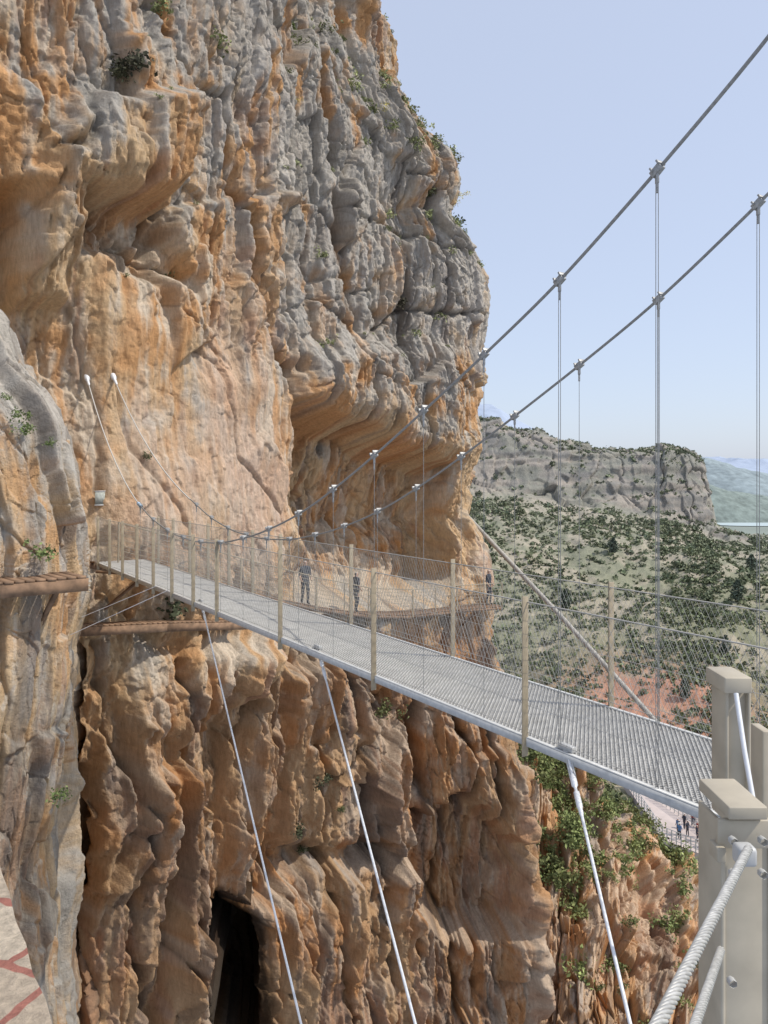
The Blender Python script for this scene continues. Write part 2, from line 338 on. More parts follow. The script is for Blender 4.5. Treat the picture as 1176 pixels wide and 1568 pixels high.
# ---------------------------------------------------------------- generic rock patch from control rows
def patch(name,rows,NR,NCc,seed,gmv,amp,mat,scale=1.,stretch=1.5,colf=None,dark=0.,extra=None,tone=(1,1,1)):
    P=np.array([[S(u,v,y) for u,v,y in r] for r in rows])
    nr,nc=P.shape[:2]
    def wm(n,m):
        t=np.linspace(0,n-1,m);w=np.stack([np.interp(t,np.arange(n),np.eye(n)[i]) for i in range(n)],1)
        s=max(3,int(m/(n-1)*.5)|1);kx=np.hanning(s+2);kx/=kx.sum();p=(len(kx)-1)//2
        return np.stack([np.convolve(np.pad(w[:,i],p,'edge'),kx,'valid') for i in range(n)],1)
    Wr=wm(nr,NR);Wc=wm(nc,NCc)
    G=np.einsum('ri,cj,ijk->rck',Wr,Wc,P)
    N=normals(G[...,0],G[...,1],G[...,2])
    if N[...,1].mean()>0:N=-N
    dA=np.linalg.norm(np.gradient(G,axis=1),axis=-1);dB=np.linalg.norm(np.gradient(G,axis=0),axis=-1)
    A=np.repeat(np.cumsum(dA.mean(0))[None],NR,0);B=np.repeat(-np.cumsum(dB.mean(1))[:,None],NCc,1)
    wa=fbm(A/2/scale,B/2/scale,3,seed)*.17*scale;wb=fbm(A/2/scale,B/2/scale,3,seed+100)*.17*scale
    Dd=0;k1=k2=0
    if amp>0:
        a1,k1,q1=facet(A+wa,B+wb,1.6*scale,1.6*stretch*scale,seed+1,1.3,.03)
        j1,k2,q2=joints(A+wa,B+wb,.9*scale,.9*stretch*scale,seed+12,.035)
        a2,_,q3=facet(A+wa,B+wb,.5*scale,.5*stretch*scale,seed+2,1.3,.06)
        j3,k3,_=joints(A+wa,B+wb,.3*scale,.36*stretch*scale,seed+22,.06)
        a3,_,_=facet(A,B,.18*scale,.2*stretch*scale,seed+3,1.2,.08)
        Dd=(kblur(a1*.8+.45*j1,K5)+kblur(-.3*k1-.4*k2+.22*a2,K3)+.11*j3-.06*k3+.06*a3+fbm(A/4/scale,B/4/scale,3,seed+4)*.7)*scale*amp
    if extra is not None:Dd=Dd+extra(A,B,G)
    G2=G+N*Dd[...,None]
    N2=normals(G2[...,0],G2[...,1],G2[...,2])
    if N2[...,1].mean()>0:N2=-N2
    us=N2[...,2]
    if colf is None:
        C=rockcol(A/scale,B/scale,gmv(A,B,G) if callable(gmv) else gmv,np.zeros(A.shape),us*.7,dark,seed+40)
        C*=(1-.32*np.clip(k1*.5+k2*.8,0,1))[...,None]*np.array(tone)
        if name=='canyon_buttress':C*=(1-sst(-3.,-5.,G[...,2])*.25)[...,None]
    else:C=colf(A,B,G2,us)
    sheet(name,G2[...,0],G2[...,1],G2[...,2],np.clip(C,.015,.8),mat)
    return G2,N2
edge=[(-200,-330,14),(300,-220,14),(430,-140,14),(480,-45,14),(560,-2,14),(600,40,14),(660,72,14),(760,84,14),(850,88,14),(900,94,14),(960,94,14),(1050,88,14),(1180,78,14),(1260,70,14),(1330,58,14),(1450,66,14),(1600,80,14),(1850,95,14)]
rows=[]
for v,e,y in edge:
    z=(HZ-v)/F*14
    def pv(x,yy): return (CX+F*x/yy,HZ-F*z/yy,yy)
    xe=(e-CX)/F*14
    rows.append([pv(xe-6,9),pv(xe-2.2,11.6),pv(xe-.8,12.9),pv(xe-.15,13.6),pv(xe,14.4),pv(xe-.25,15.6),pv(xe-1.6,19),pv(xe-5,24)])
patch('canyon_buttress',rows,950,460,700,lambda A,B,G:.38+.4*sst(-3,2,G[...,2]),.42,M_rock,stretch=2.8,scale=.75,dark=0.)
# lower right rocky spur
us=[760,820,880,940,1000,1050,1090,1140,1220,1320]
tops=[1110,1140,1165,1215,1290,1350,1400,1470,1560,1640]
rows=[]
for f,y0 in ((0,70),(.0,60),(.25,54),(.5,49),(.75,45),(1.0,41),(1.3,37)):
    r=[]
    for u,t in zip(us,tops):
        yb=y0-(u-760)*.012
        v=t+(1720-t)*f if f>0 else (t if y0==60 else t+50)
        if y0==70:
            z=(HZ-t)/F*60-7;v=HZ-F*z/70
        r.append((u,v,yb))
    rows.append(r)
G_sp,N_sp=patch('rocky_spur',rows,680,680,900,lambda A,B,G:.05+.0*A,1.4,M_rock,scale=1.5,stretch=2.4,tone=(.93,.82,.74))
# ---------------------------------------------------------------- far hillside
cu=[560,700,760,850,950,1010,1050,1075,1098,1180,1300,1500]
def rowc(v,y): return [(u,v,y) for u in cu]
rows=[rowc(1900,50),rowc(1500,62),rowc(1330,76),rowc(1222,92),rowc(1100,120),rowc(1000,150),rowc(900,190),
 [(u,v,240) for u,v in zip(cu,[795,795,797,805,815,822,826,830,838,856,862,866])],
 [(u,v,270) for u,v in zip(cu,[735,735,740,758,775,790,798,804,815,838,844,850])],
 [(u,v,282) for u,v in zip(cu,[655,657,660,685,700,695,697,722,808,830,836,842])],
 [(u,v,288) for u,v in zip(cu,[641,643,648,674,692,684,686,710,806,828,834,840])],
 [(u,v,320) for u,v in zip(cu,[650,652,656,680,700,692,694,720,808,830,836,842])],
 [(u,v,420) for u,v in zip(cu,[800]*8+[850]*4)],[(u,880,600) for u in cu]]
def hillcol(A,B,G,us):
    d=G[...,1];n=fbm(G[...,0]/9,G[...,1]/9,5,1201);n2=fbm(G[...,0]/2.0,G[...,1]/2.0,4,1211)
    soil=np.array([.38,.33,.235]);grn=np.array([.225,.225,.135]);red=np.array([.44,.23,.15]);rk=np.array([.215,.19,.155]);rk2=np.array([.32,.265,.205])
    t=sst(-.6,.5,n+n2*.6)[...,None];C=soil*(1-t)+grn*t
    x=G[...,0]
    rm=(np.exp(-(((x-44)/15)**2+((d-124)/17)**2))*sst(-.5,.1,n+.3)*1.4).clip(0,1)[...,None];C=C*(1-rm)+red*rm
    ck=(sst(258,272,d)*sst(296,286,d)*sst(135,122,x)+sst(.5,.2,us)*(d>200)*.6)[...,None];ck=np.clip(ck,0,1)
    t=sst(-.5,.6,fbm(A/14,G[...,2]/1.6,4,1221)+.4*n2)[...,None];C=C*(1-ck)+(rk*(1-t)+rk2*t)*ck
    gv=(sst(.15,.5,fbm(A/6,B/4,4,1231)+us*.4)*.5)[...,None]*ck;C=C*(1-gv)+np.array([.17,.175,.11])*gv
    h=(sst(70,400,d)*.40)[...,None];C=C*(1-h)+np.array([.39,.41,.425])*h  # aerial haze painted into the ground colour, stronger with distance
    return C
def hilldisp(A,B,G):
    d=G[...,1];am=sst(90,120,d)
    r=fbm(G[...,0]/22,G[...,1]/30,5,1301)*3.0*am+fbm(G[...,0]/3,G[...,1]/3,4,1311)*.4
    ck=sst(258,270,d)*sst(300,290,d)
    o,c,_=facet(A+2*fbm(A/9,B/9,3,1),B,9,22,1321,.8,.03)
    o2,c2,_=facet(A,B,3,5,1331,1.0,.05)
    st=vn(A/30,G[...,2]/1.8,1341)
    return r*(1-.6*ck)+ck*(o*2.0-c*1.2+o2*1.0+st*.9)
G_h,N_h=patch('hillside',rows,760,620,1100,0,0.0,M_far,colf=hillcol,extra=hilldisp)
# ---------------------------------------------------------------- distant country
def ridge_sheet(name,cols,y0,col,seed,rough,mat,cv=.1):
    NCc=500
    u=np.linspace(cols[0][0],cols[-1][0],NCc)
    vt=np.interp(u,[c[0] for c in cols],[c[1] for c in cols])
    X_=[];Y_=[];Z_=[]
    NRr=120
    x=(u-CX)/F*y0[0]
    ztop=(HZ-vt)/F*y0[0]
    for i in range(NRr):
        t=i/(NRr-1);d=y0[0]-y0[1]*(1-t)
        s=1-(1-t)**1.6
        X_.append(x*1.0);Y_.append(np.full(NCc,d));Z_.append(y0[2]+(ztop-y0[2])*s)
    X_=np.array(X_);Y_=np.array(Y_);Z_=np.array(Z_)
    n=fbm(X_/rough/4,Y_/rough/4,5,seed);Z_=Z_+n*rough*.45*np.linspace(.1,1,NRr)[:,None]
    n2=fbm(X_/rough*2,Y_/rough*2,4,seed+7)
    C=np.array(col)[None,None]*(1+cv*n2+cv*.7*n)[...,None]  # col already includes painted aerial haze; no mist in the scene
    sheet(name,X_,Y_,Z_,C,mat)
M_dist=mat_rock('distant_hill',.03,.01,lo=.92,hi=1.08)
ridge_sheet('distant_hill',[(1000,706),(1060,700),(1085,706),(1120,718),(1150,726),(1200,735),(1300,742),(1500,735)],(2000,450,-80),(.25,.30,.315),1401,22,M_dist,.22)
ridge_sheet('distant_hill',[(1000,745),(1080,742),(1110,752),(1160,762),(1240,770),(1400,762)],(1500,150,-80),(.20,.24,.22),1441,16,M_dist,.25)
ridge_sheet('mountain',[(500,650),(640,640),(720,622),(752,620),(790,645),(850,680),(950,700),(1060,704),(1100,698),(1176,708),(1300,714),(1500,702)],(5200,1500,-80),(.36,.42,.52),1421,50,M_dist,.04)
M_ground=mat_simple('valley_ground',(.21,.24,.205),.95,0,.2,.004)
me=raw_mesh('valley_ground',[(-20000,30,-80),(20000,30,-80),(20000,30000,-80),(-20000,30000,-80)],[(0,1,2,3)]);new_obj('valley_ground',me,M_ground)
M_water=mat_simple('lake_water',(.44,.52,.52),.5,0,.05,.01)
lk=[];
for i in range(40):
    t=2*math.pi*i/40;lk.append((640+110*math.cos(t)*(1+.1*math.sin(3*t)),1285+55*math.sin(t)*(1+.15*math.cos(2*t)),-79.0))
me=bpy.data.meshes.new('lake');me.from_pydata(lk,[],[list(range(40))]);new_obj('lake',me,M_water)
# ---------------------------------------------------------------- foliage
def leaves(name,cent,rad,cols,nl,ls,flat=.7,mat=M_leaf,cone=False):
    cent=np.array(cent,float);rad=np.array(rad,float);cols=np.array(cols,float);n=len(cent)
    nsub=7
    sub=rng.normal(size=(n,nsub,3))*.42;sub[...,2]=np.abs(sub[...,2])*flat
    ci=rng.integers(0,nsub,size=(n,nl))
    p=sub[np.arange(n)[:,None],ci]+rng.normal(size=(n,nl,3))*.2
    if cone:
        h=rng.random((n,nl));a=rng.random((n,nl))*6.283;rr=np.sqrt(rng.random((n,nl)))*np.sin(np.clip(h+.12,0,1)*3.0)**.7*.6*(.75+.5*rng.random((n,nl)))
        p=np.stack([np.cos(a)*rr,np.sin(a)*rr,h*1.8],-1)
    pos=cent[:,None]+p*rad[:,None,None]
    q=rng.normal(size=(n,nl,3));q/=np.linalg.norm(q,axis=-1,keepdims=True)
    q2=np.cross(q,rng.normal(size=(n,nl,3)));q2/=np.linalg.norm(q2,axis=-1,keepdims=True)
    s=(ls*rad)[:,None,None]*(.6+.8*rng.random((n,nl,1)))
    V=np.stack([pos-q*s,pos+q2*s*.6,pos+q*s,pos-q2*s*.6],2)
    cc=cols[:,None]*(.55+.9*rng.random((n,nl,1)))*(.75+.5*rng.random((n,nsub))[np.arange(n)[:,None],ci][...,None])
    cc=np.repeat(cc[:,:,None],4,2).reshape(-1,3)
    V=V.reshape(-1,3);Q=np.arange(len(V)).reshape(-1,4)
    me=raw_mesh(name,V,Q);set_col(me,cc);return new_obj(name,me,mat)
d=G_h[...,1];uu=CX+F*G_h[...,0]/d;msk=(d>82)&(d<320)&(uu>690)&(uu<1260)
idx=np.argwhere(msk)
cellw=G_h[idx[:,0],idx[:,1],1]
xh=G_h[idx[:,0],idx[:,1],0]
dens_=fbm(xh/14,cellw/14,3,1501)
onp=(xh>28)&(xh<46)&(cellw<96)
redz=np.exp(-(((xh-44)/13)**2+((cellw-124)/15)**2))
band=(cellw>262)&(cellw<285)&(xh<128)
wgt=np.clip(.8+.6*dens_,.3,2)*(cellw/150)**.4*np.clip(N_h[idx[:,0],idx[:,1],2]-.25,.01,1)*np.where(onp,0,1)*np.where(cellw<105,3,1)*(1-.95*redz)*np.where(band,.2,1)
sel=idx[rng.choice(len(idx),15000,replace=False,p=wgt/wgt.sum())]
cent=G_h[sel[:,0],sel[:,1]];dd=cent[:,1]
rad=(.25+.8*rng.random(len(sel))**2.4)*(.75+dd/330)
rad*=np.where(dd>284,.6,1)
cb=np.array([.115,.14,.065])*(.6+.8*rng.random((len(sel),1)))+np.array([.03,.015,0])*rng.random((len(sel),1))
hz=(np.clip((dd-50)/350,0,1)*.40)[:,None];cb=cb*(1-hz)+np.array([.33,.37,.33])*hz  # painted haze: leaf colour fades with distance
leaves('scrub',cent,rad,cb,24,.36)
tl=[(865,792,175,2.2),(1048,1020,125,1.6),(940,835,215,2.2),(1130,905,180,2.4),(1150,850,215,2.4),(1110,960,150,1.7)]
M_bark=mat_simple('bark',(.12,.09,.07),.9,0,.3,5)
for (u,v,y,r) in tl:
    xx=(u-CX)/F*y
    j=np.argmin((G_h[...,0]-xx)**2+(G_h[...,1]-y)**2);g=G_h.reshape(-1,3)[j]
    e=empty('pine_tree')
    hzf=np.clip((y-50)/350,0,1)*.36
    c=np.array([.07,.09,.055])*(1-hzf)+np.array([.34,.39,.36])*hzf  # crown colour with distance haze mixed in
    o=leaves('crown',[g+np.array([0,0,.3*r])],[r*1.05],[c],600,.12,cone=True);o.parent=e
    o=polyline('trunk',[g+np.array([0,0,-1]),g+np.array([.05*r,0,.8*r]),g+np.array([0,.02,1.9*r])],[.09*r,.06*r,.02*r],M_bark,e)
us_=N_sp[...,2];a=np.argwhere((us_>.35)&(G_sp[...,1]>43))
pv_=HZ-F*G_sp[a[:,0],a[:,1],2]/G_sp[a[:,0],a[:,1],1]
w=sst(1400,1200,pv_)+.05
w*=np.clip(.4+fbm(G_sp[a[:,0],a[:,1],0]/3,G_sp[a[:,0],a[:,1],1]/3,3,1601),.0,2)+.02
sel=a[rng.choice(len(a),480,replace=False,p=w/w.sum())]
cent=G_sp[sel[:,0],sel[:,1]]+np.array([0,0,.1])
leaves('spur_shrubs',cent,.4+.8*rng.random(len(sel))**1.5,np.array([.19,.235,.09])*(.5+.7*rng.random((len(sel),1)))+np.array([.06,.04,.02])*rng.random((len(sel),1)),190,.12)
V3=np.stack([X2,Y2,Z2],-1)
a=np.argwhere((ups>.25)&(Zg>3)&(Ag<31.5)&(Ag>4))
w=np.clip(ell(600,180,170,130)+.5*ell(430,200,150,200)+.3*ell(680,280,60,80),0,1)[a[:,0],a[:,1]]+.03
sel=a[rng.choice(len(a),240,replace=False,p=w/w.sum())]
cent=V3[sel[:,0],sel[:,1]]
leaves('cliff_shrubs',cent,.14+.3*rng.random(len(sel))**2,np.array([.25,.27,.13])*(.5+.8*rng.random((len(sel),1))),80,.16)
U2m=(CX+F*X2/Y2)[:,:cmax+30];V2m=(HZ-F*Z2/Y2)[:,:cmax+30]
def onmain(u,v,dy=0.):
    j=np.argmin((U2m-u)**2+(V2m-v)**2);r_,c_=divmod(j,cmax+30);return V3[r_,c_]+np.array([nx[r_,c_],ny[r_,c_],0])*dy
pts=[(200,113,.7,(.07,.07,.045)),(608,468,.55,(.07,.065,.045)),(190,125,.5,(.08,.08,.045)),(440,45,.4,(.15,.19,.07)),(335,70,.6,(.18,.2,.08)),(690,345,.7,(.1,.12,.06)),(655,300,.5,(.12,.13,.07)),(265,930,.8,(.08,.09,.05)),(590,1095,.6,(.13,.14,.06)),(490,1195,.4,(.08,.09,.05)),(455,1275,.35,(.08,.09,.05)),(510,1020,.4,(.1,.11,.05)),(280,1110,.3,(.1,.11,.05)),(460,1300,.3,(.08,.09,.04)),(225,700,.2,(.09,.1,.05)),(780,1110,.5,(.13,.15,.06)),(400,1230,.25,(.1,.11,.05)),(520,1240,.25,(.1,.11,.05)),(240,15,.5,(.2,.22,.1)),(600,200,.5,(.2,.22,.1)),(640,225,.5,(.2,.22,.1))]
leaves('cliff_bushes',[onmain(u,v,.1) for u,v,r,c in pts],[p[2] for p in pts],[p[3] for p in pts],260,.11)
pts=[(703,300,.45),(580,170,.4),(452,155,.25),(698,315,.35)]
leaves('yellow_broom',[onmain(u,v,.15) for u,v,r in pts],[p[2] for p in pts],[(.6,.5,.07)]*4,120,.07)
pts=[S(34,640,13.4),S(40,662,13.4),S(62,850,13.3),S(78,680,13.8),S(88,1225,13.5),S(12,610,13.3)]
leaves('buttress_plants',pts,[.2,.22,.28,.14,.25,.12],[(.15,.19,.07)]*6,140,.12)
# ---------------------------------------------------------------- suspension bridge
br=empty('suspension_bridge')
H=-2.3
def En(y,z): return np.array([5.66-.645*y,y,z])
def Ef(y,z): return np.array([7.18-.645*y,y,z])
TA=np.array([(3.4,4.45),(4.2,3.55),(4.9,2.85),(5.67,2.24),(6.51,1.62),(7.36,1.12),(8.13,.69),(8.84,.30),(9.55,-.06),(10.24,-.38),(10.9,-.63),(11.84,-.9),(13,-1.12),(14.1,-1.19),(15.3,-1.12),(16.4,-.9),(17.6,-.5),(19.3,.68),(20.6,1.8),(21.9,2.82)])
def zA(y): return np.interp(y,TA[:,0],TA[:,1])
ya=np.linspace(3.4,21.9,150);zs=zA(ya);kz=np.hanning(11);kz/=kz.sum();zs=np.concatenate([zs[:5],np.convolve(zs,kz,'valid'),zs[-5:]])
def zAs(y): return np.interp(y,ya,zs)
def tail(P,Q,slope):
    t=np.linspace(0,1,30)[1:];h=np.hypot(*(Q-P)[:2]);dz=Q[2]-P[2];m=slope*h
    z=P[2]+m*t+(dz-m)*t**1.9
    return [np.array([P[0]+(Q[0]-P[0])*s,P[1]+(Q[1]-P[1])*s,zz_]) for s,zz_ in zip(t,z)]
ancA=onmain(133,578,.05);ancB=onmain(172,578,.05)
m_=ya<17.3
pA=[En(y,z) for y,z in zip(ya[m_],zs[m_])];sl_=(pA[-1][2]-pA[-4][2])/np.hypot(*(pA[-1]-pA[-4])[:2])
tA=tail(pA[-1],ancA,sl_)
polyline('main_cable',pA+tA,.0135,M_cable,br,6)
yb=np.linspace(4.1,18.0,120);zb=zAs(yb-.69)
pB=[Ef(y,z) for y,z in zip(yb,zb)];sl_=(pB[-1][2]-pB[-4][2])/np.hypot(*(pB[-1]-pB[-4])[:2])
tB=tail(pB[-1],ancB,sl_)
polyline('main_cable',pB+tB,.0135,M_cable,br,6)
M_light=mat_simple('pale_cable',(.55,.54,.50),.5,.0,.1,20)
for an,pp in ((ancA,tA),(ancB,tB)):
    polyline('cable_sleeve',pp,.016,M_light,br,6)
    d_=pp[-6]-an;d_/=np.linalg.norm(d_)
    polyline('anchor_socket',[an-d_*.1,an+d_*.08,an+d_*.1,an+d_*.35,an+d_*.4],[.08,.08,.045,.04,.02],M_white,br,8)
def zBs(y): return np.interp(y,yb,zb)
hang=[];cl_=[]
dd_=np.array([-.645,1,0])/1.19
for i in range(19):
    y=4.85+.82*i
    if y>17.2:break
    for (E,zf,yy) in ((En,zAs,y),(Ef,zBs,y+.69)):
        t=E(yy,zf(yy));b=E(yy,H-.05)
        for off in ((-.011,.011) if i<3 else (0,)):
            hang.append((t+dd_*off,b+dd_*off,.0030))
        z0=zf(yy-.06)-zf(yy+.06)
        dv=dd_*.14+np.array([0,0,-z0*1.1]);dv/=np.linalg.norm(dv)
        fr=frame(dv)
        cl_.append((t,(.10,.05,.055),fr));cl_.append((t+np.array([0,0,-.05]),(.024,.03,.09),None));
        for q in(-.035,.035):cl_.append((t+dv*q+np.array([0,0,.028]),(.016,.085,.035),fr))
        cl_.append((t+np.array([0,0,-.12]),(.018,.018,.09),None))
        cl_.append((b+np.array([0,0,-.0]),(.07,.05,.04),[dd_,np.array([dd_[1],-dd_[0],0]),(0,0,1)]))
tubes('hangers',hang,M_cable,br,5,True,6)
boxes('cable_clamps',cl_,mat_simple('clamp_steel',(.33,.33,.32),.5,.3,.25,60),br,.004)
ystart,yend=4.2,20.8
Sd=np.array([dd_[1],-dd_[0],0])
width=1.28
P0=En(ystart,H);L=(yend-ystart)*1.19
nrm=[dd_,Sd,np.array([0,0,1.])]
eb=[]
def along(s,w,z): return P0+dd_*s+Sd*w+np.array([0,0,z])
for w in(-.03,width+.03):
    eb.append((along(L/2,w,-.028),(L,.010,.07),nrm));eb.append((along(L/2,w+(.022 if w<0 else -.022),-.062),(L,.04,.008),nrm));eb.append((along(L/2,w+(.02 if w<0 else -.02),.0125),(L,.045,.008),nrm))
for i in range(int(L/.82)+1):
    eb.append((along(i*.82+.1,width/2,-.04),(.04,width,.05),nrm))
boxes('deck_frame',eb,M_steel,br)
gs=[];p=.030
for i in range(int((L+width)/(p*1.6))):
    s0=i*p*1.6
    for sg in(1,-1):
        a0,a1=(s0-width*.9,s0) if sg>0 else (s0,s0-width*.9)
        dS=a1-a0
        ts=sorted([(0-a0)/dS,(L-a0)/dS]);t0=max(0,ts[0]);t1=min(1,ts[1])
        if t1<=t0:continue
        gs.append((along(a0+dS*t0,width*t0,.004*sg),along(a0+dS*t1,width*t1,.004*sg),.0085))
tubes('deck_grating',gs,M_grate,br,4,False,10)
ps=[];wires=[]
rh=1.2
def rail(E,w,ys):
    for y in ys:
        c=E(y,0);ps.append((np.array([c[0],c[1],H+rh/2-.05])+Sd*(-.045 if w==0 else .045),(.010,.07,rh+.2),nrm))
        ps.append((np.array([c[0],c[1],H+rh/2-.05])+Sd*(-.045 if w==0 else .045)+dd_*.02,(.035,.010,rh+.2),nrm))
yn=[4.7]+[6.8+2.1*i for i in range(4)]+[14.1+1.05*i for i in range(7)]
yf=[5.4]+[7.68+2.15*i for i in range(4)]+[15.2+1.05*i for i in range(6)]
rail(En,0,yn);rail(Ef,1,yf)
boxes('railing_posts',ps,M_rpost,br,.003)
Lr=L
for w in(-.02,width+.02):
    wires.append((along(0,w,rh),along(Lr,w,rh),.007));wires.append((along(0,w,.06),along(Lr,w,.06),.004))
    for zc in(.3,.6,.9):wires.append((along(0,w,zc),along(Lr,w,zc),.0022))
    pit=.06
    for i in range(int((Lr+rh)/pit)):
        s=i*pit
        for sg in(1,-1):
            a0,a1=s-rh*.5,s
            z0,z1=(0.05,rh) if sg>0 else (rh,.05)
            if a0<0 or a1>Lr:continue
            wires.append((along(a0,w,z0),along(a1,w,z1),.0015))
tubes('railing_net',wires,M_wire,br,3,False,8)
def stay(u0,v0,y0,u1,v1,y1,ext=1.6):
    A=S(u0,v0,y0);B=S(u1,v1,y1);d=B-A;ln=np.linalg.norm(d);d/=ln;fr=frame(d,(0.3,1,.1))
    polyline('stay_cable',[A,A+d*ln*.5,A+d*ln*ext],.0125,M_white,br,8)
    q=[0,.03,.04,.10,.12,.16,.17,.30,.32,.36,.40]
    r=[.02,.028,.03,.03,.014,.014,.027,.027,.02,.02,.012]
    polyline('stay_socket',[A+d*(.25+t*1.0) for t in q],[x*.9 for x in r],M_white,br,10)
    for sg in(-1,1):
        polyline('turnbuckle_rod',[A+d*.02+fr[1]*.02*sg,A+d*.28+fr[1]*.02*sg],.009,M_steel,br,6)
    boxes('stay_bracket',[(A+np.array([0,0,.03]),(.16,.05,.05),nrm),(A+d*.0,(.07,.05,.05),fr)],M_steel,br,.006)
stay(308,922,14.25,461,1568,7.5);stay(487,994,10.3,636,1568,6.0);stay(868,1150,6.45,965,1568,4.6)
tubes('far_guy_wires',[(S(270,898,15.4),S(108,972,15.5),.006),(S(250,893,16),S(125,945,16),.005)],M_white,br,5)
polyline('cable_socket',[En(17.1,zAs(17.1)),En(17.3,zAs(17.3))],.04,mat_simple('blue_white_tag',(.35,.5,.65),.5),br,8)
# near steel tower and portal
tw=empty('bridge_anchor_post')
bx=[]
def B(u,v0,v1,y,wpx,dep):
    z1=(HZ-v0)/F*y;z0=(HZ-v1)/F*y;x=(u-CX)/F*y
    return ((x,y+dep/2,(z0+z1)/2),(wpx/F*y,dep,z1-z0),None)
bx.append(B(1131,1060,1260,2.7,34,.02));bx.append(B(1114,1060,1260,2.68,5,.12));bx.append(B(1148,1060,1260,2.68,5,.12))
bx.append(B(1131,1038,1062,2.65,42,.16))
bx.append(B(1175,1120,1900,2.9,14,.1))
boxes('flanged_post',bx,M_post,tw,.004)
bx=[B(1142,1262,2600,2.15,76,.012),B(1108,1262,2600,2.145,7,.16),B(1180,1262,2600,2.145,7,.16),B(1146,1256,1300,2.10,92,.02),B(1146,1236,1256,2.08,60,.20),B(1106,1300,1322,2.08,14,.06)]
boxes('anchor_column',bx,M_post,tw,.004)
bl=[]
for u,v in((1120,1285),(1165,1285),(1120,1335),(1165,1335),(1118,1500)):
    p=S(u,v,2.08);bl.append((p,p+np.array([0,-.02,0]),.011))
tubes('bolts',bl,M_steel,tw,6)
polyline('rod',[S(1127,1062,2.55),S(1140,1150,2.45),S(1156,1240,2.35)],.008,M_white,tw,8)
M_strand=mat_simple('strand_steel',(.46,.45,.42),.42,.3,.25,60)
def strand(name,P,Q,R,n=7):
    P=np.array(P);Q=np.array(Q);d=Q-P;ln=np.linalg.norm(d);d/=ln;fr=frame(d);N=int(ln/.006)
    t=np.linspace(0,1,N)
    for k in range(n):
        an=2*math.pi*(k/n)+t*ln/(R*9)*2*math.pi*.9
        pts=P+d*ln*t[:,None]+fr[1]*np.cos(an)[:,None]*R*.68+fr[2]*np.sin(an)[:,None]*R*.68
        polyline(name,pts,R*.31,M_strand,tw,6)
A=S(1146,1300,2.0);Bp=S(1004,1575,1.15);strand('strand_cable',A,A+(Bp-A)*1.3,.0115)
A=S(1104,1455,2.05);Bp=S(1062,1575,1.55);strand('strand_cable',A,A+(Bp-A)*1.6,.011)
boxes('cable_end_plate',[(S(1140,1308,2.03),(.05,.05,.05),None)],M_steel,tw,.01)
# ---------------------------------------------------------------- catwalks
def catwalk(name,pts,w,side,railing=True,strut=2.,beam=.14,diag=True):
    e=empty(name);pl=[];rl=[];ss=[]
    pts=[np.array(p,float) for p in pts]
    for i in range(len(pts)-1):
        a,b=pts[i],pts[i+1];d=b-a;L_=np.linalg.norm(d);d/=L_;s=np.cross((0,0,1),d);s/=np.linalg.norm(s);s*=side;u=np.cross(d,s);u=u if u[2]>0 else -u
        n=int(L_/.16)
        for k in range(n):
            pl.append((a+d*(k+.5)*L_/n+s*random.uniform(-.015,.015),(.14,w,.045),[d,s,u]))
        for q in(-.45,.45):
            pl.append((a+d*L_/2+s*w*q-u*(.022+beam/2+.002),(L_+.05,.09,beam),[d,s,u]))
        m=max(1,int(L_/strut))
        for k in range(m):
            c=a+d*(k+.5)*L_/m
            if diag:ss.append((c+s*w*.45-np.array([0,0,.15]),c-s*w*.9-np.array([0,0,1.2]),.05))
            ss.append((c+s*w*.45-np.array([0,0,.15]),c-s*w*1.2-np.array([0,0,.15]),.05))
        if railing:
            m=max(1,int(L_/1.3))
            for k in range(m+1):
                c=a+d*k*L_/m+s*w*.5;rl.append((c-u*.1,c+np.array([0,0,1.1]),.025))
            for zc in(.2,.35,.5,.65,.8,.95,1.1):rl.append((a+s*w*.5+np.array([0,0,zc]),b+s*w*.5+np.array([0,0,zc]),.008 if zc<1 else .02))
    boxes('planks',pl,M_wood,e);tubes('struts',ss,M_wood,e,4,False)
    if rl:tubes('railing',rl,M_rpost,e,6)
    return e
catwalk('cliff_walkway',[(-7.6,20.9,-2.32),(-6.7,23,-2.9),(-5.2,25.8,-3.8),(-3.0,29.5,-4.9),(-1.0,32.3,-5.7),(.9,34.0,-6.0),(3,35.6,-6.05),(5.3,37.2,-6.15)],1.1,-1)
catwalk('old_walkway',[S(108,958,21.2),S(250,952,23.2),S(378,950,25.8)],.5,-1,False,3.,.24,False)
catwalk('side_platform',[S(-60,893,12.6),S(118,880,13.9)],.9,-1,False,.9,.22)
polyline('pipeline',[S(700,770,44),S(715,790,43),S(860,945,39.5),S(1000,1100,36),S(1115,1225,33)],.12,mat_simple('pipe_paint',(.36,.34,.30),.7),None,12)
sg=empty('information_sign');c=onmain(153,762,.12);fx=[np.array([.6,.8,0]),np.array([.8,-.6,0]),np.array([0,0,1.])]
boxes('panel',[(c,(.5,.03,.38),fx)],mat_simple('sign_face',(.36,.38,.34),.6,0,.3,14),sg)
boxes('frame',[(c+np.array([0,0,.2]),(.54,.05,.03),fx),(c-np.array([0,0,.2]),(.54,.05,.03),fx)],M_steel,sg)
